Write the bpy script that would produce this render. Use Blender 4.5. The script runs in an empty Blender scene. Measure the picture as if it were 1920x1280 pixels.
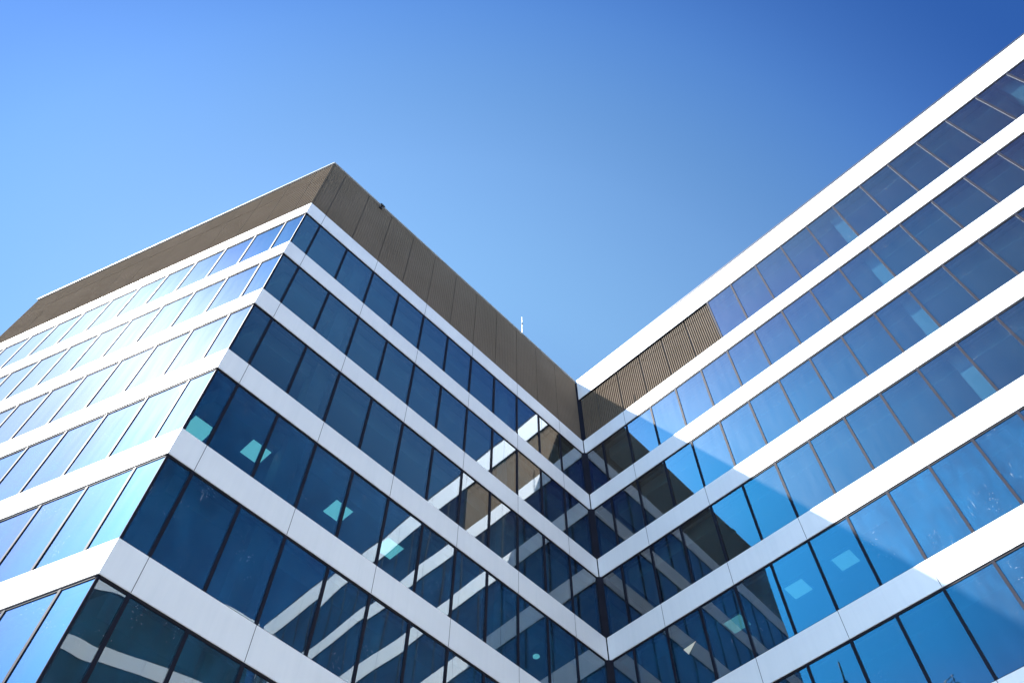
import bpy, bmesh, math, random
from mathutils import Vector, Matrix
sc = bpy.context.scene
COL = sc.collection
rnd = random.Random(7)
R = math.radians
# ------------------------------------------------------------------ camera
F_PX, PITCH, ROLL, EYE = 1607.19, 1.052277, -0.0035136, 1.6
cam = bpy.data.cameras.new('camera'); camo = bpy.data.objects.new('camera', cam); COL.objects.link(camo)
cam.sensor_width = 36; cam.lens = F_PX / 1920 * 36; cam.clip_end = 5000
CAM_M = Matrix.Translation((0, 0, EYE)) @ Matrix.Rotation(math.pi / 2 + PITCH, 4, 'X') @ Matrix.Rotation(-ROLL, 4, 'Z')
camo.matrix_world = CAM_M
sc.camera = camo
# ------------------------------------------------------------------ world and sun
SUN_AZ, SUN_EL = R(-174.3), R(51.7)
SUN_DIR = Vector((math.cos(SUN_EL) * math.cos(SUN_AZ), math.cos(SUN_EL) * math.sin(SUN_AZ), math.sin(SUN_EL)))
world = bpy.data.worlds.new('World'); sc.world = world; world.use_nodes = True


class NT:
    """small helper to write node trees"""
    def __init__(self, tree): self.t = tree; self.n = tree.nodes; self.l = tree.links
    def new(self, kind, **kw):
        n = self.n.new(kind)
        for k, v in kw.items(): setattr(n, k, v)
        return n
    def put(self, sock, v):
        if isinstance(v, bpy.types.NodeSocket): self.l.new(v, sock)
        elif v is not None: sock.default_value = v
    def math(self, op, a, b=None, clamp=False):
        n = self.new('ShaderNodeMath', operation=op); n.use_clamp = clamp
        self.put(n.inputs[0], a)
        if b is not None: self.put(n.inputs[1], b)
        return n.outputs[0]
    def ramp(self, fac, stops, interp='LINEAR'):
        n = self.new('ShaderNodeValToRGB'); n.color_ramp.interpolation = interp
        e = n.color_ramp.elements
        while len(e) > 1: e.remove(e[-1])
        for i, (p, c) in enumerate(stops):
            el = e[0] if i == 0 else e.new(p)
            el.position = p; el.color = (c[0], c[1], c[2], 1) if not isinstance(c, (int, float)) else (c, c, c, 1)
        self.put(n.inputs[0], fac); return n.outputs[0]
    def vmath(self, op, a, b=None):
        n = self.new('ShaderNodeVectorMath', operation=op)
        self.put(n.inputs[0], a)
        if b is not None: self.put(n.inputs[1], b)
        return n.outputs[1] if op in ('DOT_PRODUCT', 'LENGTH', 'DISTANCE') else n.outputs[0]
    def mix(self, fac, a, b):
        n = self.new('ShaderNodeMixShader'); self.put(n.inputs[0], fac); self.l.new(a, n.inputs[1]); self.l.new(b, n.inputs[2]); return n.outputs[0]


w = NT(world.node_tree)
bg = w.n['Background']
sky = w.new('ShaderNodeTexSky'); sky.sky_type = 'NISHITA'; sky.sun_disc = False
sky.sun_elevation = SUN_EL; sky.sun_rotation = math.pi / 2 - SUN_AZ
sky.air_density = 1.0; sky.dust_density = 0.3; sky.ozone_density = 1.5
tc = w.new('ShaderNodeTexCoord')


def angle_to(d):
    dt = w.vmath('DOT_PRODUCT', tc.outputs['Generated'], tuple(d))
    return w.math('DIVIDE', w.math('ARCCOSINE', dt), math.pi)


def q(c): return tuple(v / 24 for v in c)


# deep polarised blue across the sun's direction, paling towards the low northern sky
def dirv(az, el): return Vector((math.cos(R(el)) * math.cos(R(az)), math.cos(R(el)) * math.sin(R(az)), math.sin(R(el))))


def aramp(axis, stops): return w.ramp(angle_to(axis), [(a / 180, q(c)) for a, c in stops], 'B_SPLINE')


main = aramp(dirv(95, 42), [(0, (2.3, 2.9, 3.0)), (18, (2.5, 3.15, 3.1)), (22, (2.7, 3.4, 3.2)), (30, (1.95, 2.6, 2.85)), (34, (1.65, 2.35, 2.62)), (39.5, (1.05, 1.8, 2.55)),
                            (43.5, (.74, 1.36, 2.2)), (48.5, (.34, .85, 1.72)), (57, (.45, 1.0, 1.9)), (66, (1.7, 2.9, 3.2)), (73, (.4, 1.0, 1.8)), (79, (.08, .36, 1.1)), (180, (.1, .42, 1.2))])
glow = aramp(dirv(-155, 40), [(0, (.9, 5.8, 8.6)), (8, (.9, 5.6, 8.4)), (13, (.45, 4.3, 6.8)), (17, (.42, 2.7, 4.6)), (20, (.40, 2.1, 3.8)), (24, (.28, 1.75, 2.8)), (30, (.1, .62, 1.5)), (36, (.06, .35, 1.0)), (44, (0, 0, 0)), (180, (0, 0, 0))])
aureole = aramp(dirv(-178, 44), [(0, (2.1, 2.4, 2.9)), (9, (2.1, 2.5, 3.0)), (14, (1.3, 2.1, 2.8)), (19, (.40, 1.0, 1.75)), (24, (0, 0, 0)), (180, (0, 0, 0))])
low = aramp(dirv(-150, 38), [(0, (1.6, 5.6, 8.4)), (14, (1.6, 4.9, 7.2)), (20, (2.3, 3.4, 4.6)), (24, (2.5, 3.0, 3.6)), (27, (1.8, 2.3, 2.9)), (29, (.8, 1.2, 1.9)), (32, (.1, .5, 1.4)), (36, (.1, .5, 1.4)), (44, (0, 0, 0)), (180, (0, 0, 0))])
low = aramp(Vector((0, 0, 1)), [(0, (0, 0, 0)), (40, (0, 0, 0)), (46, (.5, 1.8, 3.2)), (56, (.9, 1.8, 2.8)), (70, (2.0, 2.7, 3.2)), (90, (2.8, 3.2, 3.6)), (180, (1, 1, 1))])
west = aramp(dirv(-150, 0), [(0, (14, 15, 14)), (20, (13, 14.5, 14)), (29, (4.5, 6, 6.5)), (37, (0, 0, 0)), (180, (0, 0, 0))])
corr = w.vmath('MAXIMUM', w.vmath('MAXIMUM', w.vmath('MAXIMUM', main, w.vmath('MAXIMUM', glow, aureole)), low), west)
skyc = w.vmath('MULTIPLY', w.vmath('MULTIPLY', sky.outputs[0], corr), (8.5, 8.5, 8.5))
w.l.new(skyc, bg.inputs[0]); bg.inputs[1].default_value = 0.05
sun = bpy.data.lights.new('sun', 'SUN'); sun.energy = 3.6; sun.angle = R(0.53); sun.color = (1, .96, .9)
suno = bpy.data.objects.new('sun', sun); COL.objects.link(suno); suno.location = SUN_DIR * 80
suno.rotation_euler = SUN_DIR.to_track_quat('Z', 'Y').to_euler()
# ------------------------------------------------------------------ exposure and render settings
vs = sc.view_settings
vs.view_transform = 'Standard'; vs.look = 'None'; vs.gamma = 1; vs.use_curve_mapping = False; vs.exposure = 2.5
sc.render.engine = 'CYCLES'
sc.cycles.use_denoising = True; sc.cycles.caustics_reflective = False; sc.cycles.caustics_refractive = False
sc.cycles.max_bounces = 10; sc.cycles.glossy_bounces = 6; sc.cycles.transparent_max_bounces = 24; sc.cycles.diffuse_bounces = 4
sc.cycles.sample_clamp_indirect = 4


# ------------------------------------------------------------------ materials
def mat(name):
    m = bpy.data.materials.new(name); m.use_nodes = True
    t = NT(m.node_tree); t.n.clear()
    out = t.new('ShaderNodeOutputMaterial')
    return m, t, out


def principled(t, col=(.5, .5, .5), rough=.5, metal=0, spec=.5, coat=0):
    b = t.new('ShaderNodeBsdfPrincipled')
    t.put(b.inputs['Base Color'], col if isinstance(col, bpy.types.NodeSocket) else (*col, 1))
    t.put(b.inputs['Roughness'], rough); b.inputs['Metallic'].default_value = metal
    b.inputs['Specular IOR Level'].default_value = spec; b.inputs['Coat Weight'].default_value = coat
    return b


def objco(t): return t.new('ShaderNodeTexCoord').outputs['Object']


def noise(t, vec, scale, detail=3, rough=.55):
    n = t.new('ShaderNodeTexNoise'); t.put(n.inputs['Vector'], vec); n.inputs['Scale'].default_value = scale
    n.inputs['Detail'].default_value = detail; n.inputs['Roughness'].default_value = rough
    return n.outputs[0]


def mottled(name, c0, c1, scale, rough, metal=0, spec=.5, bump=0, coat=0):
    m, t, out = mat(name)
    co = objco(t)
    col = t.ramp(noise(t, co, scale), [(.3, c0), (.7, c1)])
    b = principled(t, col, rough, metal, spec, coat)
    if bump:
        bp = t.new('ShaderNodeBump'); bp.inputs['Strength'].default_value = bump; bp.inputs['Distance'].default_value = .01
        t.put(bp.inputs['Height'], noise(t, co, scale * 6)); t.l.new(bp.outputs[0], b.inputs['Normal'])
    t.l.new(b.outputs[0], out.inputs[0])
    return m


def stretched(t, k):
    mp = t.new('ShaderNodeMapping'); t.put(mp.inputs[0], objco(t)); mp.inputs['Scale'].default_value = k
    return mp.outputs[0]


def glass(name, tint, gloss, r0, dust, film):
    m, t, out = mat(name)
    geo = t.new('ShaderNodeNewGeometry')
    lw = t.new('ShaderNodeLayerWeight'); lw.inputs['Blend'].default_value = .5
    front = t.math('SUBTRACT', 1.0, geo.outputs['Backfacing'])
    fac = t.math('ADD', r0, t.math('MULTIPLY', 1 - r0, t.math('POWER', lw.outputs['Facing'], 2.15)))
    fac = t.math('MULTIPLY', fac, front)
    tr = t.new('ShaderNodeBsdfTransparent'); tr.inputs[0].default_value = (*[math.sqrt(v) for v in tint], 1)
    g = t.new('ShaderNodeBsdfGlossy'); g.inputs['Roughness'].default_value = 0.0; g.inputs['Color'].default_value = (*gloss, 1)
    h = t.new('ShaderNodeBsdfGlossy'); h.inputs['Roughness'].default_value = 0.48; h.inputs['Color'].default_value = (*gloss, 1)
    # grime haze on the reflection, streaked down the pane
    streak = noise(t, stretched(t, (5, 5, .5)), 1.0, 4)
    hz = t.math('MULTIPLY', t.ramp(streak, [(.3, .6), (.75, 1)]), t.math('MULTIPLY', .10, t.math('POWER', t.math('SUBTRACT', 1.0, lw.outputs['Facing']), 1.6)))
    refl = t.mix(hz, g.outputs[0], h.outputs[0])
    s = t.mix(fac, tr.outputs[0], refl)
    # dust and drip spots
    co = objco(t)
    vo = t.new('ShaderNodeTexVoronoi'); vo.feature = 'F1'; t.put(vo.inputs['Vector'], co); vo.inputs['Scale'].default_value = 24 if film else 20
    sp = t.math('LESS_THAN', vo.outputs['Distance'], .21)
    cl = t.math('MULTIPLY', t.ramp(noise(t, co, .9, 3), [(.55 if film else .62, 0), (.72, 1)]), t.math('GREATER_THAN', noise(t, co, 9, 1), .55))
    spots = t.math('MULTIPLY', t.math('MULTIPLY', sp, cl), .5 if film else .3)
    base = t.math('MULTIPLY', t.ramp(noise(t, stretched(t, (3, 3, .8)), 1.0, 4), [(.3, .6), (.75, 1.3)]), dust)
    if film:
        mp = t.new('ShaderNodeMapping'); t.put(mp.inputs[0], co); mp.inputs['Rotation'].default_value = (.5, .3, .2); mp.inputs['Scale'].default_value = (16, 16, 1.7)
        scuff = t.math('MULTIPLY', t.ramp(noise(t, mp.outputs[0], 1.0, 2), [(.66, 0), (.74, 1)]), t.ramp(noise(t, co, .55, 2), [(.54, 0), (.66, .22)]))
        spots = t.math('ADD', spots, scuff)
    d = t.new('ShaderNodeBsdfDiffuse'); d.inputs[0].default_value = (.72, .78, .82, 1)
    if film:   # the protective film itself is a little milky
        fb = t.new('ShaderNodeBsdfDiffuse'); fb.inputs[0].default_value = (.02, .32, .70, 1)
        milk = t.math('MULTIPLY', t.ramp(noise(t, stretched(t, (2.2, 2.2, .9)), 1.0, 5, .65), [(.3, .005), (.72, .10)]), front)
        s = t.mix(milk, s, fb.outputs[0])
    s = t.mix(t.math('MULTIPLY', t.math('ADD', base, spots, True), front), s, d.outputs[0])
    if film:
        bp = t.new('ShaderNodeBump'); bp.inputs['Strength'].default_value = .05; bp.inputs['Distance'].default_value = .004
        t.put(bp.inputs['Height'], noise(t, stretched(t, (4, 4, 1.4)), 2.2, 4)); t.l.new(bp.outputs[0], h.inputs['Normal'])
    t.l.new(s, out.inputs[0])
    return m


M = {}
m, t, out = mat('white_panel')
va = t.ramp(noise(t, stretched(t, (7, 7, .35)), 1.0, 4), [(.30, (.735, .75, .765)), (.5, (.76, .77, .785)), (.8, (.78, .79, .80))])
vb = t.ramp(noise(t, objco(t), .4, 3), [(.3, (.95, .955, .965)), (.7, (1, 1, 1))])
b = principled(t, t.vmath('MULTIPLY', va, vb), .48, 0, .22); t.l.new(b.outputs[0], out.inputs[0]); M['white'] = m
M['joint'] = mottled('joint_dark', (.03, .03, .035), (.04, .04, .05), 3, .6)
M['soffit'] = mottled('rail_dark', (.006, .005, .009), (.011, .010, .016), 3, .6, spec=.15)
M['frame'] = mottled('frame_bronze', (.010, .011, .019), (.014, .0155, .026), 2, .6, spec=.07)
M['brown'] = mottled('brown_cladding', (.138, .109, .082), (.162, .128, .098), .5, .7, spec=0)
M['coping'] = mottled('coping_metal', (.30, .31, .33), (.36, .37, .39), 2, .55, spec=.2)
M['coping_dark'] = mottled('coping_dark_metal', (.05, .05, .06), (.07, .07, .08), 2, .4, metal=.5)
M['glass'] = glass('window_glass', (.20, .37, .44), (.86, .94, 1.0), .045, .007, False)
M['film'] = glass('film_covered_glass', (.05, .23, .28), (.82, .93, 1.0), .07, .006, True)
M['slab'] = mottled('concrete_slab', (.22, .23, .23), (.28, .28, .28), 1.2, .85, bump=.2)
M['ceiling'] = mottled('ceiling_board', (.50, .52, .52), (.56, .57, .56), .8, .8)
M['bulkhead'] = mottled('bulkhead_board', (.44, .46, .46), (.50, .51, .50), .8, .8)
M['core'] = mottled('interior_wall', (.20, .21, .22), (.26, .26, .26), .6, .85)
M['column'] = mottled('painted_column', (.29, .30, .29), (.35, .35, .34), .9, .7)
M['roof'] = mottled('roof_membrane', (.22, .22, .22), (.3, .3, .29), .8, .9)
M['black'] = mottled('black_metal', (.012, .012, .013), (.02, .02, .021), 5, .45)
M['galv'] = mottled('galvanised_steel', (.62, .64, .66), (.74, .75, .76), 6, .35, metal=.4)
M['dark_wall'] = mottled('dark_netting', (.035, .045, .045), (.06, .07, .07), .7, .9)
M['paper'] = mottled('cream_paper', (.78, .70, .52), (.85, .77, .6), 8, .8)
M['paving'] = mottled('paving', (.22, .22, .22), (.30, .30, .29), .25, .85, bump=.3)
ml, t, out = mat('lamp_glow')
e = t.new('ShaderNodeEmission'); e.inputs[0].default_value = (1, .97, .9, 1); e.inputs[1].default_value = .38
t.l.new(e.outputs[0], out.inputs[0]); M['lamp'] = ml
ml, t, out = mat('lamp_glow_dim')
e = t.new('ShaderNodeEmission'); e.inputs[0].default_value = (1, .97, .9, 1); e.inputs[1].default_value = .16
t.l.new(e.outputs[0], out.inputs[0]); M['lamp_dim'] = ml


# ------------------------------------------------------------------ mesh helpers
class MB:
    def __init__(self): self.v = []; self.f = []; self.mi = []; self.sm = []
    def face(self, idx, mi=0, smooth=False): self.f.append(idx); self.mi.append(mi); self.sm.append(smooth)
    def prism(self, pts, z0, z1, mi=0):
        """vertical prism over a plan polygon of (x, y) points"""
        n = len(pts); b = len(self.v)
        area = sum(pts[i][0] * pts[(i + 1) % n][1] - pts[(i + 1) % n][0] * pts[i][1] for i in range(n))
        if area < 0: pts = pts[::-1]
        for p in pts: self.v.append((p[0], p[1], z0))
        for p in pts: self.v.append((p[0], p[1], z1))
        self.face([b + i for i in range(n)][::-1], mi); self.face([b + n + i for i in range(n)], mi)
        for i in range(n):
            j = (i + 1) % n
            self.face([b + i, b + j, b + n + j, b + n + i], mi)
    def box(self, F, s0, s1, z0, z1, d0, d1, mi=0, m0=0, m1=0):
        """box in a facade frame: s along, d outwards; m0/m1 shift the inner corners (mitres)"""
        self.prism([F.xy(s0, d1), F.xy(s1, d1), F.xy(s1 + m1 * (d1 - d0), d0), F.xy(s0 + m0 * (d1 - d0), d0)], z0, z1, mi)
    def tube(self, a, b, r, n=8, mi=0, r2=None):
        a, b = Vector(a), Vector(b); ax = (b - a).normalized()
        x = ax.orthogonal().normalized(); y = ax.cross(x); i0 = len(self.v); r2 = r if r2 is None else r2
        for c, rr in ((a, r), (b, r2)):
            for k in range(n):
                an = 2 * math.pi * k / n
                self.v.append(tuple(c + x * (rr * math.cos(an)) + y * (rr * math.sin(an))))
        self.face([i0 + k for k in range(n)][::-1], mi); self.face([i0 + n + k for k in range(n)], mi)
        for k in range(n):
            j = (k + 1) % n
            self.face([i0 + k, i0 + j, i0 + n + j, i0 + n + k], mi, True)
    def build(self, name, mats, parent=None, origin=(0, 0, 0)):
        if not isinstance(mats, (list, tuple)): mats = [mats]
        me = bpy.data.meshes.new(name)
        ox, oy, oz = origin
        me.from_pydata([(a - ox, b - oy, c - oz) for a, b, c in self.v], [], self.f)
        for m in mats: me.materials.append(m)
        me.polygons.foreach_set('material_index', self.mi); me.polygons.foreach_set('use_smooth', self.sm)
        me.update()
        o = bpy.data.objects.new(name, me); COL.objects.link(o)
        if parent is not None: o.parent = parent
        return o


def tag(o, label, cat, group=None, kind=None):
    o['label'] = label; o['category'] = cat
    if group: o['group'] = group
    if kind: o['kind'] = kind
    return o


def thing(name, loc, label, cat, group=None):
    o = bpy.data.objects.new(name, None); COL.objects.link(o); o.location = loc; o.empty_display_size = .5
    return tag(o, label, cat, group)


class Facade:
    def __init__(self, o, az, side):
        """o = (x, y) start, az = direction in radians, side = +1/-1 picks the outward normal"""
        self.o = o; self.u = (math.cos(az), math.sin(az)); self.n = (math.sin(az) * side, -math.cos(az) * side)
    def xy(self, s, d=0): return (self.o[0] + self.u[0] * s + self.n[0] * d, self.o[1] + self.u[1] * s + self.n[1] * d)


# ------------------------------------------------------------------ site geometry (metres)
ZR = 35.17986 + EYE                 # roof line
FH, BAND, PAR, T0 = 3.6, .93254, 4.81158, 1.57752
I = (3.1176, 22.32883)              # inner corner of the court
AB, AC, AA = 3.9412523, -0.7637386, 2.7144290
LB, LA, LC = 15.24129, 15.72164, 24.3
MOD = 1.3
fB = Facade(I, AB, -1); O = fB.xy(LB)
fC = Facade(I, AC, 1)
fA = Facade(O, AA, -1)
for F, ref in ((fB, (0, 0)), (fC, (0, 0)), (fA, (0, 0))):   # normals must face the viewer's court
    if (ref[0] - F.o[0]) * F.n[0] + (ref[1] - F.o[1]) * F.n[1] < 0: F.n = (-F.n[0], -F.n[1])
D0 = fC.xy(LC); fD = Facade(D0, R(-120), 1)
if (O[0] - D0[0]) * fD.n[0] + (O[1] - D0[1]) * fD.n[1] < 0: fD.n = (-fD.n[0], -fD.n[1])
LD = 30.0


def band_top(k): return ZR - PAR - (k - 1) * FH
def band_bot(k): return band_top(k) - BAND
NB = 9
ROWS = [(k, band_bot(k), band_top(k + 1) if k < NB else 0.25) for k in range(1, NB + 1)]
ROW0 = (0, ZR - T0, band_top(1))

# ------------------------------------------------------------------ ground
g = MB(); S = 1500
g.v += [(-S, -S, 0), (S, -S, 0), (S, S, 0), (-S, S, 0)]; g.face([0, 1, 2, 3])
go = g.build('ground', M['paving']); go['kind'] = 'structure'

# ------------------------------------------------------------------ building parts
PV = {}


def in_frame_area(pts):
    """size of a pane in the picture, for choosing which panes show largest"""
    inv = CAM_M.inverted(); pr = []
    for p in pts:
        c = inv @ Vector(p)
        if c.z > -.1: return 0
        pr.append((c.x / -c.z, c.y / -c.z))
    hx, hy = 960 / F_PX, 640 / F_PX
    def clip(poly, ax, lim, sg):
        outp = []
        for i in range(len(poly)):
            a, b = poly[i], poly[(i + 1) % len(poly)]
            ia, ib = sg * a[ax] <= lim, sg * b[ax] <= lim
            if ia: outp.append(a)
            if ia != ib:
                tt = (sg * lim - a[ax]) / (b[ax] - a[ax]); outp.append((a[0] + tt * (b[0] - a[0]), a[1] + tt * (b[1] - a[1])))
        return outp
    for ax, lim in ((0, hx), (1, hy)):
        for sg in (1, -1):
            if pr: pr = clip(pr, ax, lim, sg)
    if len(pr) < 3: return 0
    return abs(sum(pr[i][0] * pr[(i + 1) % len(pr)][1] - pr[(i + 1) % len(pr)][0] * pr[i][1] for i in range(len(pr)))) / 2


GD = -.04                            # glass plane behind the white bands


def pane_mesh(mb, F, s0, s1, z0, z1, film, rough_amt=1.0, mi=0):
    """one sheet of glass: slightly out of true and pillowed, as real panes are"""
    N = 8; th = .024
    tx, tz = rnd.gauss(0, .0011) * rough_amt, rnd.gauss(0, .0011) * rough_amt
    bulge = rnd.uniform(.0003, .0012) * rough_amt * rnd.choice((1, 1, -1))
    wv, ph = rnd.uniform(.0001, .0004) * rough_amt, rnd.uniform(0, 6)
    cs, cz, hw, hh = (s0 + s1) / 2, (z0 + z1) / 2, (s1 - s0) / 2, (z1 - z0) / 2
    def dep(a, b):
        x, y = (a - cs) / hw, (b - cz) / hh
        return GD + tx * (a - cs) + tz * (b - cz) + bulge * (1 - x * x) * (1 - y * y) + wv * math.sin(ph + 2.3 * x + 3.1 * y)
    b = len(mb.v)
    for j in range(N + 1):
        for i in range(N + 1):
            s = s0 + (s1 - s0) * i / N; z = z0 + (z1 - z0) * j / N
            x, y = F.xy(s, dep(s, z)); mb.v.append((x, y, z))
    ux, uy = F.u; nx, ny = F.n
    flip = (ux * ny - uy * nx) > 0   # winding so that the front faces outwards
    for j in range(N):
        for i in range(N):
            k = b + j * (N + 1) + i; f = [k, k + 1, k + N + 2, k + N + 1]
            mb.face(f[::-1] if flip else f, mi, True)
    c = len(mb.v)
    cor = [(s0, z0), (s1, z0), (s1, z1), (s0, z1)]
    for s, z in cor: x, y = F.xy(s, dep(s, z)); mb.v.append((x, y, z))
    for s, z in cor: x, y = F.xy(s, dep(s, z) - th); mb.v.append((x, y, z))
    bk = [c + 4, c + 7, c + 6, c + 5]
    mb.face(bk[::-1] if flip else bk, mi)
    for i in range(4):
        j = (i + 1) % 4; f = [c + i, c + 4 + i, c + 4 + j, c + j]
        mb.face(f[::-1] if flip else f, mi)


def frame_mesh(mb, F, s0, s1, z0, z1, left, right, hw=.045):
    """mullions beside the pane with a head and a sill rail; neighbours share a mullion, so only one pane builds it"""
    proud = GD + (.022 if F is fA else .028)
    if left: mb.box(F, s0 - hw, s0 + hw, z0, z1, GD - .10, proud, 0)
    if right: mb.box(F, s1 - hw, s1 + hw, z0, z1, GD - .10, proud, 0)
    mb.box(F, s0 + hw, s1 - hw, z1 - .055, z1 - .002, GD - .1, GD + .018, 1)
    mb.box(F, s0 + hw, s1 - hw, z0 + .002, z0 + .03, GD - .1, GD + .015, 1)


def windows_of(root, origin, specs, limit=100):
    """specs: list of (F, s0, s1, z0, z1, film, left, right, hw, amt). The largest in view become parts, the rest one stuff part."""
    ranked = sorted(range(len(specs)), key=lambda i: -in_frame_area([(*specs[i][0].xy(a, GD), b) for a, b in
                    ((specs[i][1], specs[i][3]), (specs[i][2], specs[i][3]), (specs[i][2], specs[i][4]), (specs[i][1], specs[i][4]))]))
    own = set(ranked[:limit])
    restg, restf = MB(), MB()
    for i, (F, s0, s1, z0, z1, film, lf, rt, hw, amt) in enumerate(specs):
        area = in_frame_area([(*F.xy(a, GD), b) for a, b in ((s0, z0), (s1, z0), (s1, z1), (s0, z1))])
        solo = i in own and area > 0
        gm, fm = (MB(), MB()) if solo else (restg, restf)
        pane_mesh(gm, F, s0 + hw - .004, s1 - hw + .004, z0 + .012, z1 - .012, film, amt, 0 if solo or not film else 1)
        frame_mesh(fm, F, s0, s1, z0, z1, lf, rt, hw)
        if solo:
            wo = gm.build('window', M['film' if film else 'glass'], root, origin)
            fm.build('frame', [M['frame'], M['soffit']], wo, origin)
    if restg.f:
        o = restg.build('windows', [M['glass'], M['film']], root, origin); o['kind'] = 'stuff'
        f = restf.build('frames', [M['frame'], M['soffit']], o, origin); f['kind'] = 'stuff'


def band(root, origin, F, s0, s1, z0, z1, joints, m0=0, m1=0, d0=-.15, d1=0.0):
    """white sheet-metal band with gasketed panel joints, and its dark lower rail"""
    mb = MB()
    mb.box(F, s0, s1, z0 + .012, z1, d0 + .05, d1, 0, m0, m1)
    for j in joints:        # dark gasket in each panel joint
        if s0 + .3 < j < s1 - .3: mb.box(F, j - .007, j + .007, z0 + .014, z1 - .002, d1 - .02, d1 + .002, 1)
    mb.box(F, s0 + .2, s1 - .2, z0, z1 - .03, d0 - .1, d0 + .045, 1)
    mb.box(F, s0 + (m0 * .02 if m0 else 0), s1 + (m1 * .02 if m1 else 0), z0 - .012, z0 + .010, d0 + .05, d1 - .02, 2)
    return mb.build('spandrel_band', [M['white'], M['joint'], M['soffit']], root, origin)


def ribbed(mb, F, s0, s1, z0, z1, d, mi=0, pitch=.1, rib=.05, h=.03):
    """upright box ribs in front of a sheet"""
    mb.box(F, s0, s1, z0, z1, d - .02, d, mi)
    n = max(1, int(round((s1 - s0) / pitch))); st = (s1 - s0) / n
    for i in range(n):
        a = s0 + st * (i + .5)
        # trapezoid rib
        mb.prism([F.xy(a - rib / 2, d), F.xy(a - rib / 3, d + h), F.xy(a + rib / 3, d + h), F.xy(a + rib / 2, d)], z0 + .004, z1 - .004, mi)


def cladding(root, origin, F, cuts, zcuts, d, name, h=.03):
    mb = MB()
    for a, b in zip(cuts[:-1], cuts[1:]):
        for z0, z1 in zip(zcuts[:-1], zcuts[1:]):
            ribbed(mb, F, a + .012, b - .012, z0 + .012, z1 - .012, d, h=h)
    mb.box(F, cuts[0], cuts[-1], zcuts[0], zcuts[-1], d - .08, d - .03, 1)
    return mb.build(name, [M['brown'], M['joint']], root, origin)


def poly_inset(pts, k):
    """inset a convex plan polygon by k"""
    n = len(pts); area = sum(pts[i][0] * pts[(i + 1) % n][1] - pts[(i + 1) % n][0] * pts[i][1] for i in range(n))
    if area < 0: pts = pts[::-1]
    lines = []
    for i in range(n):
        a, b = Vector(pts[i]), Vector(pts[(i + 1) % n]); d = (b - a).normalized(); nn = Vector((-d.y, d.x))
        lines.append((a + nn * k, d))
    res = []
    for i in range(n):
        (p, d), (p2, e2) = lines[i - 1], lines[i]
        den = d.x * e2.y - d.y * e2.x; tt = ((p2.x - p.x) * e2.y - (p2.y - p.y) * e2.x) / den
        res.append(tuple(p + d * tt))
    return res


def storeys(root, origin, plan, levels, cols):
    """floors, dropped ceilings and a core wall behind the glass"""
    inn = poly_inset(plan, .30); ceil = poly_inset(plan, .76); core = poly_inset(plan, 5.2)
    for zt in levels:
        m = MB(); m.prism(inn, zt + .42, zt + .80); m.build('floor_slab', M['slab'], root, origin)
        m = MB(); m.prism(ceil, zt - .2, zt + .415); m.build('ceiling', M['bulkhead'], root, origin)
    m = MB(); m.prism(core, .02, ZR - 1.0); m.build('core_wall', M['core'], root, origin)
    for F, sc_ in cols:
        m = MB()
        for a, b in zip(levels[::-1][:-1], levels[::-1][1:]): m.box(F, sc_ - .25, sc_ + .25, a + .81, b + .415, -.98, -.45)
        m.build('column', M['column'], root, origin)


# ------------------------------------------------------------------ left block (facades A and B)
IB = fB.xy(-13.0)                               # the block runs on behind the corner
back = (-fC.u[0] * 14, -fC.u[1] * 14)
AE = fA.xy(LA)
planL = [AE, O, IB, (IB[0] + back[0], IB[1] + back[1]), (AE[0] + back[0] * .6 - fB.u[0] * 6, AE[1] + back[1] * .6 - fB.u[1] * 6)]
orgL = (O[0], O[1], 0)
L = thing('office_building', orgL, 'office block with brown ribbed rooftop parapet above banded glass, its sharp corner facing the viewer', 'office building', 'wings of the office complex')
mA = 1 / math.tan(R(55)); mB_ = -mA             # mitre of the 110 degree corner
posB = [1.55 + MOD * k for k in range(11)]      # mullions from the inner corner
posA = [.86 + MOD * k for k in range(11)]
posC = [.98 + MOD * k for k in range(18)]
jB = posB[::-2]; jA = posA[::2]; jC = posC[1::2]
for k in range(1, NB + 1):
    band(L, orgL, fB, .03, LB, band_bot(k), band_top(k), jB, 0, mB_)
    band(L, orgL, fA, 0, LA, band_bot(k), band_top(k), jA, mA, 0)
spec = []
for k, zt, zb in ROWS:
    film = k >= 4
    amt = 1.0 if k < 4 else (1.3 if k < 5 else 1.8)
    cut = [.09] + posB + [LB - .03]
    for i, (a, b) in enumerate(zip(cut[:-1], cut[1:])):
        spec.append((fB, a, b, zb, zt, film, False, i < len(cut) - 2, .038, amt))
    cut = [.03] + posA + [LA - .05]
    for i, (a, b) in enumerate(zip(cut[:-1], cut[1:])):
        spec.append((fA, a, b, zb, zt, film, False, i < len(cut) - 2, .034, amt))
windows_of(L, orgL, spec)
# corner posts
m = MB()
for k, zt, zb in ROWS:
    m.prism([fA.xy(.06, GD + .004), fA.xy(.03, GD + .012), fB.xy(LB - .03, GD + .012), fB.xy(LB - .075, GD + .004), fB.xy(LB - .12, GD - .1), fA.xy(.16, GD - .1)], zb, zt)
m.build('corner_post', M['frame'], L, orgL)
m = MB()
for k, zt, zb in ROWS:
    m.prism([fB.xy(.13, -.022), fB.xy(.13, -.2), fC.xy(.13, -.2), fC.xy(.13, -.022)], zb, zt)
for k in range(1, NB + 1):
    m.prism([fB.xy(.10, -.09), fB.xy(.10, -.2), fC.xy(.10, -.2), fC.xy(.10, -.09)], band_bot(k) + .003, band_top(k) - .003)
m.prism([fB.xy(.10, -.12), fB.xy(.10, -.2), fC.xy(.10, -.2), fC.xy(.10, -.12)], band_top(1), ZR - .06)
m.build('corner_joint', M['soffit'], L, orgL)
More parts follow.
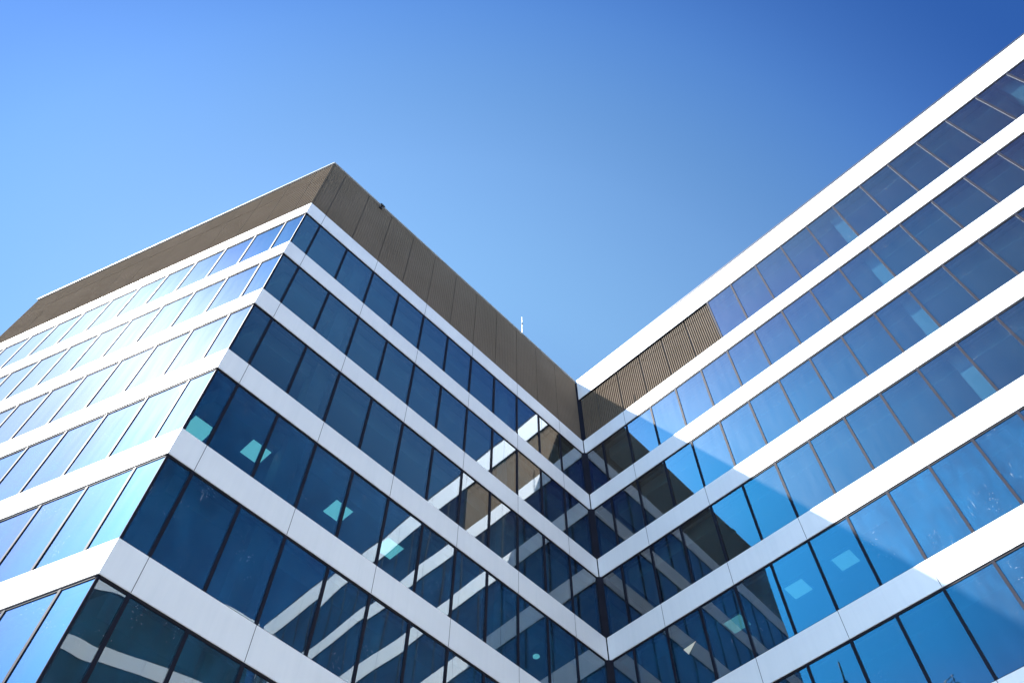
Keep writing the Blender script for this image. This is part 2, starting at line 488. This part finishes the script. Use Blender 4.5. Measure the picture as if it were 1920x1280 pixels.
# brown parapet
zc = [band_top(1) + .015, ZR - 1.65, ZR - .07]
cladding(L, orgL, fB, [.05] + posB + [LB - .07], [zc[0], zc[2]], -.035, 'parapet_cladding', .010)
cladding(L, orgL, fA, [.05] + posA + [LA - .02], zc, -.06, 'parapet_cladding')
m = MB()
m.prism([fA.xy(.055, -.05), fA.xy(0.0, -.022), fB.xy(LB, -.022), fB.xy(LB - .075, -.05), fB.xy(LB - .1, -.12), fA.xy(.1, -.12)], zc[0], ZR - .07)
m.build('corner_trim', M['brown'], L, orgL)
m = MB()
m.box(fB, .03, LB, ZR - .07, ZR, -.35, .015, 0, 0, mB_); m.box(fA, 0, LA, ZR - .07, ZR, -.35, .015, 0, mA, 0)
m.build('coping', M['coping'], L, orgL)
m = MB(); m.prism(poly_inset(planL, .36), ZR - .5, ZR - .3); m.build('roof', M['roof'], L, orgL)
# blind flank and rear walls of the block
m = MB()
pl = planL
def wall_run(a, b, z0, z1, th=.2, mi=0):
    d = (Vector(b) - Vector(a)).normalized(); nn = Vector((-d.y, d.x)); c = Vector(poly_c)
    if (c - Vector(a)).dot(nn) < 0: nn = -nn
    m.prism([tuple(a), tuple(b), tuple(Vector(b) + nn * th), tuple(Vector(a) + nn * th)], z0, z1, mi)
poly_c = (sum(p[0] for p in pl) / 5, sum(p[1] for p in pl) / 5)
wall_run(fA.xy(LA + .0, -.17), pl[4], 0.01, ZR - .05); wall_run(pl[4], pl[3], 0.01, ZR - .05); wall_run(pl[3], fC.xy(-14, -13.0), 0.01, ZR - .05)
m.build('wall', M['brown'], L, orgL)
levels = [z for _, z, _ in ROWS]
colsL = [(fB, 12.3), (fB, 4.5), (fA, 6.5)]
storeys(L, orgL, planL, levels, colsL)

# ------------------------------------------------------------------ right block (facade C)
orgC = (fC.xy(8)[0], fC.xy(8)[1], 0)
Rb = thing('office_building', orgC, 'sunlit office block with wide white roof band and a louvre panel near the court corner', 'office building', 'wings of the office complex')
for k in range(1, NB + 1): band(Rb, orgC, fC, .03, LC, band_bot(k), band_top(k), jC)
band(Rb, orgC, fC, .03, LC, ZR - T0, ZR - .03, jC)
LOUV = 7.48
spec = []
for k, zt, zb in [ROW0] + ROWS:
    film = k >= 4; amt = .8 if k < 4 else 1.3
    cut = ([LOUV + .03] + [s for s in posC if s > LOUV + .2] if k == 0 else [.09] + posC) + [LC - .05]
    for i, (a, b) in enumerate(zip(cut[:-1], cut[1:])):
        spec.append((fC, a, b, zb, zt, film, k == 0 and i == 0, i < len(cut) - 2, .038, amt))
windows_of(Rb, orgC, spec)
m = MB(); lz0, lz1 = band_top(1) + .015, ZR - T0 - .02
cuts = [.07, .98, 2.28, 3.58, 4.88, 6.18, LOUV - .01]
for a, b in zip(cuts[:-1], cuts[1:]):
    for z0, z1 in ((lz0, lz1 - .55), (lz1 - .55, lz1)):
        ribbed(m, fC, a + .02, b - .02, z0 + .012, z1 - .012, -.125, 0, .1, .046, .06)
m.box(fC, cuts[0], cuts[-1], lz0, lz1, -.25, -.16, 1)
m.build('louvre_panel', [M['brown'], M['joint']], Rb, orgC)
m = MB(); m.box(fC, .03, LC, ZR - .028, ZR + .06, -.40, .02); m.build('coping', M['coping_dark'], Rb, orgC)
dep = 13.0
planC = [fC.xy(0), fC.xy(LC), fC.xy(LC, -dep), fC.xy(0, -dep)]
m = MB(); m.prism(poly_inset(planC, .42), ZR - .5, ZR - .3); m.build('roof', M['roof'], Rb, orgC)
m = MB(); poly_c = fC.xy(LC / 2, -dep / 2)
wall_run(fC.xy(LC, -.25), fC.xy(LC, -dep), .01, ZR - .05); wall_run(fC.xy(LC - .21, -dep), fC.xy(0, -dep), .01, ZR - .05)
m.build('wall', M['white'], Rb, orgC)
levelsC = [ZR - T0] + levels
storeys(Rb, orgC, planC, levelsC, [(fC, 13.78), (fC, 21.58)])

# ------------------------------------------------------------------ third wing, closing the court to the right; seen in the lower left windows
orgD = (fD.xy(15)[0], fD.xy(15)[1], 0)
Dw = thing('office_building', orgD, 'third wing of the office complex, mirrored as white bands in the lowest left windows', 'office building', 'wings of the office complex')
for k in range(1, NB + 1): band(Dw, orgD, fD, .3, LD, band_bot(k), band_top(k), [.3 + 2.6 * i for i in range(1, 12)])
band(Dw, orgD, fD, .3, LD, ZR - T0, ZR - .03, [.3 + 2.6 * i for i in range(1, 12)])
gm, fm = MB(), MB()
for k, zt, zb in [ROW0] + ROWS:
    cut = [.3 + 1.3 * i for i in range(23)] + [LD]
    for i, (a, b) in enumerate(zip(cut[:-1], cut[1:])):
        pane_mesh(gm, fD, a + .03, b - .03, zb + .012, zt - .012, True, 1.0); frame_mesh(fm, fD, a, b, zb, zt, False, i < len(cut) - 2)
M['far_glass'] = mottled('far_window_glass', (.003, .018, .028), (.006, .026, .04), .8, .3, spec=.3)
o = gm.build('windows', M['far_glass'], Dw, orgD); o['kind'] = 'stuff'
o2 = fm.build('frames', [M['frame'], M['soffit']], o, orgD); o2['kind'] = 'stuff'
planD = [fD.xy(.35), fD.xy(LD), fD.xy(LD, -12), fD.xy(.35, -12)]
m = MB(); m.prism(poly_inset(planD, .42), ZR - .5, ZR - .3); m.build('roof', M['roof'], Dw, orgD)
m = MB(); m.prism(poly_inset(planD, .6), 0.01, ZR - .6); m.build('core_wall', M['core'], Dw, orgD)

# ------------------------------------------------------------------ small things on and in the blocks
def view_ray(x, y):
    d = Vector(((x - 960) / F_PX, -(y - 640) / F_PX, -1)); return (CAM_M.to_3x3() @ d).normalized()


rodp = fB.xy(3.61, -.16)
rod = thing('lightning_rod', (*rodp, ZR), 'thin white lightning rod standing on the brown parapet edge', 'lightning rod')
m = MB(); m.tube((*rodp, ZR), (*rodp, ZR + 1.32), .024); m.build('base_tube', M['galv'], rod, (*rodp, ZR))
m = MB(); m.tube((*rodp, ZR + 1.32), (*rodp, ZR + 2.0), .026); m.build('tip', M['galv'], rod, (*rodp, ZR))
m = MB(); m.tube((*rodp, ZR + 1.29), (*rodp, ZR + 1.36), .045); m.build('collar', M['coping_dark'], rod, (*rodp, ZR))

cp = fB.xy(12.6, 0); cz = ZR - .35
cmr = thing('security_camera', (*cp, cz), 'small black camera on a bracket just under the brown parapet edge', 'camera')
m = MB(); m.box(fB, 12.53, 12.67, cz - .06, cz + .08, -.03, .03); m.build('bracket', M['black'], cmr, (*cp, cz))
m = MB(); m.tube((*fB.xy(12.5, .14), cz + .02), (*fB.xy(12.72, .17), cz - .04), .04, 10); m.build('body', M['black'], cmr, (*cp, cz))
m = MB(); m.tube((*fB.xy(12.6, .03), cz + .02), (*fB.xy(12.63, .15), cz + .01), .022); m.build('arm', M['black'], cmr, (*cp, cz))


def ceiling_lamp(x, y, z, F, label, size=.6, rnd_=False):
    r = thing('ceiling_light', (x, y, z), label, 'ceiling light', 'lit ceiling lights behind the fourth row of glass')
    h = size / 2; c = Facade((x, y), math.atan2(F.u[1], F.u[0]), 1)
    if rnd_:
        m = MB(); m.tube((x, y, z - .05), (x, y, z - .01), h, 16); m.build('diffuser', M['lamp'], r, (x, y, z))
        m = MB(); m.tube((x, y, z - .03), (x, y, z), h * 1.25, 16); m.build('housing', M['column'], r, (x, y, z))
        return
    m = MB(); m.box(c, -h, h, z - .03, z - .012, -h, h); m.build('diffuser', M['lamp_dim' if F is fC else 'lamp'], r, (x, y, z))
    m = MB()
    for a0, a1, b0, b1 in ((-h - .04, h + .04, h, h + .04), (-h - .04, h + .04, -h - .04, -h), (-h - .04, -h, -h, h), (h, h + .04, -h, h)):
        m.box(c, a0, a1, z - .035, z, b0, b1)
    m.build('frame', M['galv'], r, (x, y, z))
LZ = band_bot(4) - .2
for F, ls, ld, lab in (
        (fB, 12.96, 1.28, 'square lit ceiling light behind the second pane from the sharp corner of the brown-topped block'),
        (fB, 10.1, 1.27, 'square lit ceiling light behind the fourth pane from the sharp corner of the brown-topped block'),
        (fB, 14.47, 1.75, 'square ceiling light in the narrow pane right at the sharp building corner'),
        (fB, 8.19, 1.27, 'square ceiling light showing through a mirrored white band, nearest the court corner'),
        (fC, 7.91, 1.21, 'dim square ceiling light behind blue glass, just inside the shadow edge'),
        (fC, 6.27, 1.23, 'dim square ceiling light beside the mirrored brown parapet edge'),
        (fC, 4.09, 1.17, 'dim square ceiling light overlapping mirrored bands right of the cream paper')):
    x, y = F.xy(ls, -ld); ceiling_lamp(x, y, LZ - .001, F, lab)
x, y = fB.xy(1.99, -1.31); ceiling_lamp(x, y, LZ - .001, fB, 'small round bright downlight near the court corner', .22, True)
# cream paper stuck on a pane of facade C
tri = [(2.727, 19.121), (2.867, 18.864), (3.191, 19.16)]
m = MB(); po = (*fC.xy(2.9, -.026), 19.0)
for d in (-.030, -.022):
    for a, b in tri: m.v.append((*fC.xy(a, d), b))
m.face([0, 1, 2]); m.face([5, 4, 3])
for i in range(3): m.face([i, i + 3, (i + 1) % 3 + 3, (i + 1) % 3])
pa = m.build('paper', M['paper'], None, po); pa.location = po
tag(pa, 'cream triangular paper stuck on a dark window of the sunlit block near the court corner', 'paper')

# ------------------------------------------------------------------ seen mirrored in the lower right windows
K = (-27.5, -9.3); ka = R(149.3)
fk = Facade(K, ka, 1)
if (I[0] - K[0]) * fk.n[0] + (I[1] - K[1]) * fk.n[1] < 0: fk.n = (-fk.n[0], -fk.n[1])
KZ = 45.0
ub = thing('unfinished_building', (*K, 0), 'dark netted building with rooftop railings, mirrored in the lowest right windows', 'building')
m = MB(); m.box(fk, 0, 18, .01, KZ, -12, 0); m.build('wall', M['dark_wall'], ub, (*K, 0))
for i in range(9):
    if i in (5,): continue
    m = MB(); h = rnd.uniform(.6, 1.4); s = .3 + i * 1.6
    for a in (0, .7): m.tube((*fk.xy(s + a, -.2), KZ - .3), (*fk.xy(s + a, -.2), KZ + h), .04, 6)
    m.tube((*fk.xy(s - .2, -.2), KZ + h * .9), (*fk.xy(s + 1.0, -.2), KZ + h * .9), .03, 6); m.tube((*fk.xy(s - .2, -.2), KZ + h * .5), (*fk.xy(s + 1.0, -.2), KZ + h * .5), .03, 6)
    m.build('railing', M['black'], ub, (*K, 0))
mast = (-31.7, -3.5)
mm = thing('mast', (*mast, 0), 'slim dark mast, mirrored in a lower right window beside the inner corner', 'mast')
m = MB(); m.tube((*mast, 0), (*mast, 48.3), .28, 10); m.build('pole', M['black'], mm, (*mast, 0))
m = MB(); m.tube((*mast, 48.3), (*mast, 50.3), .09, 8); m.build('tip', M['black'], mm, (*mast, 0))
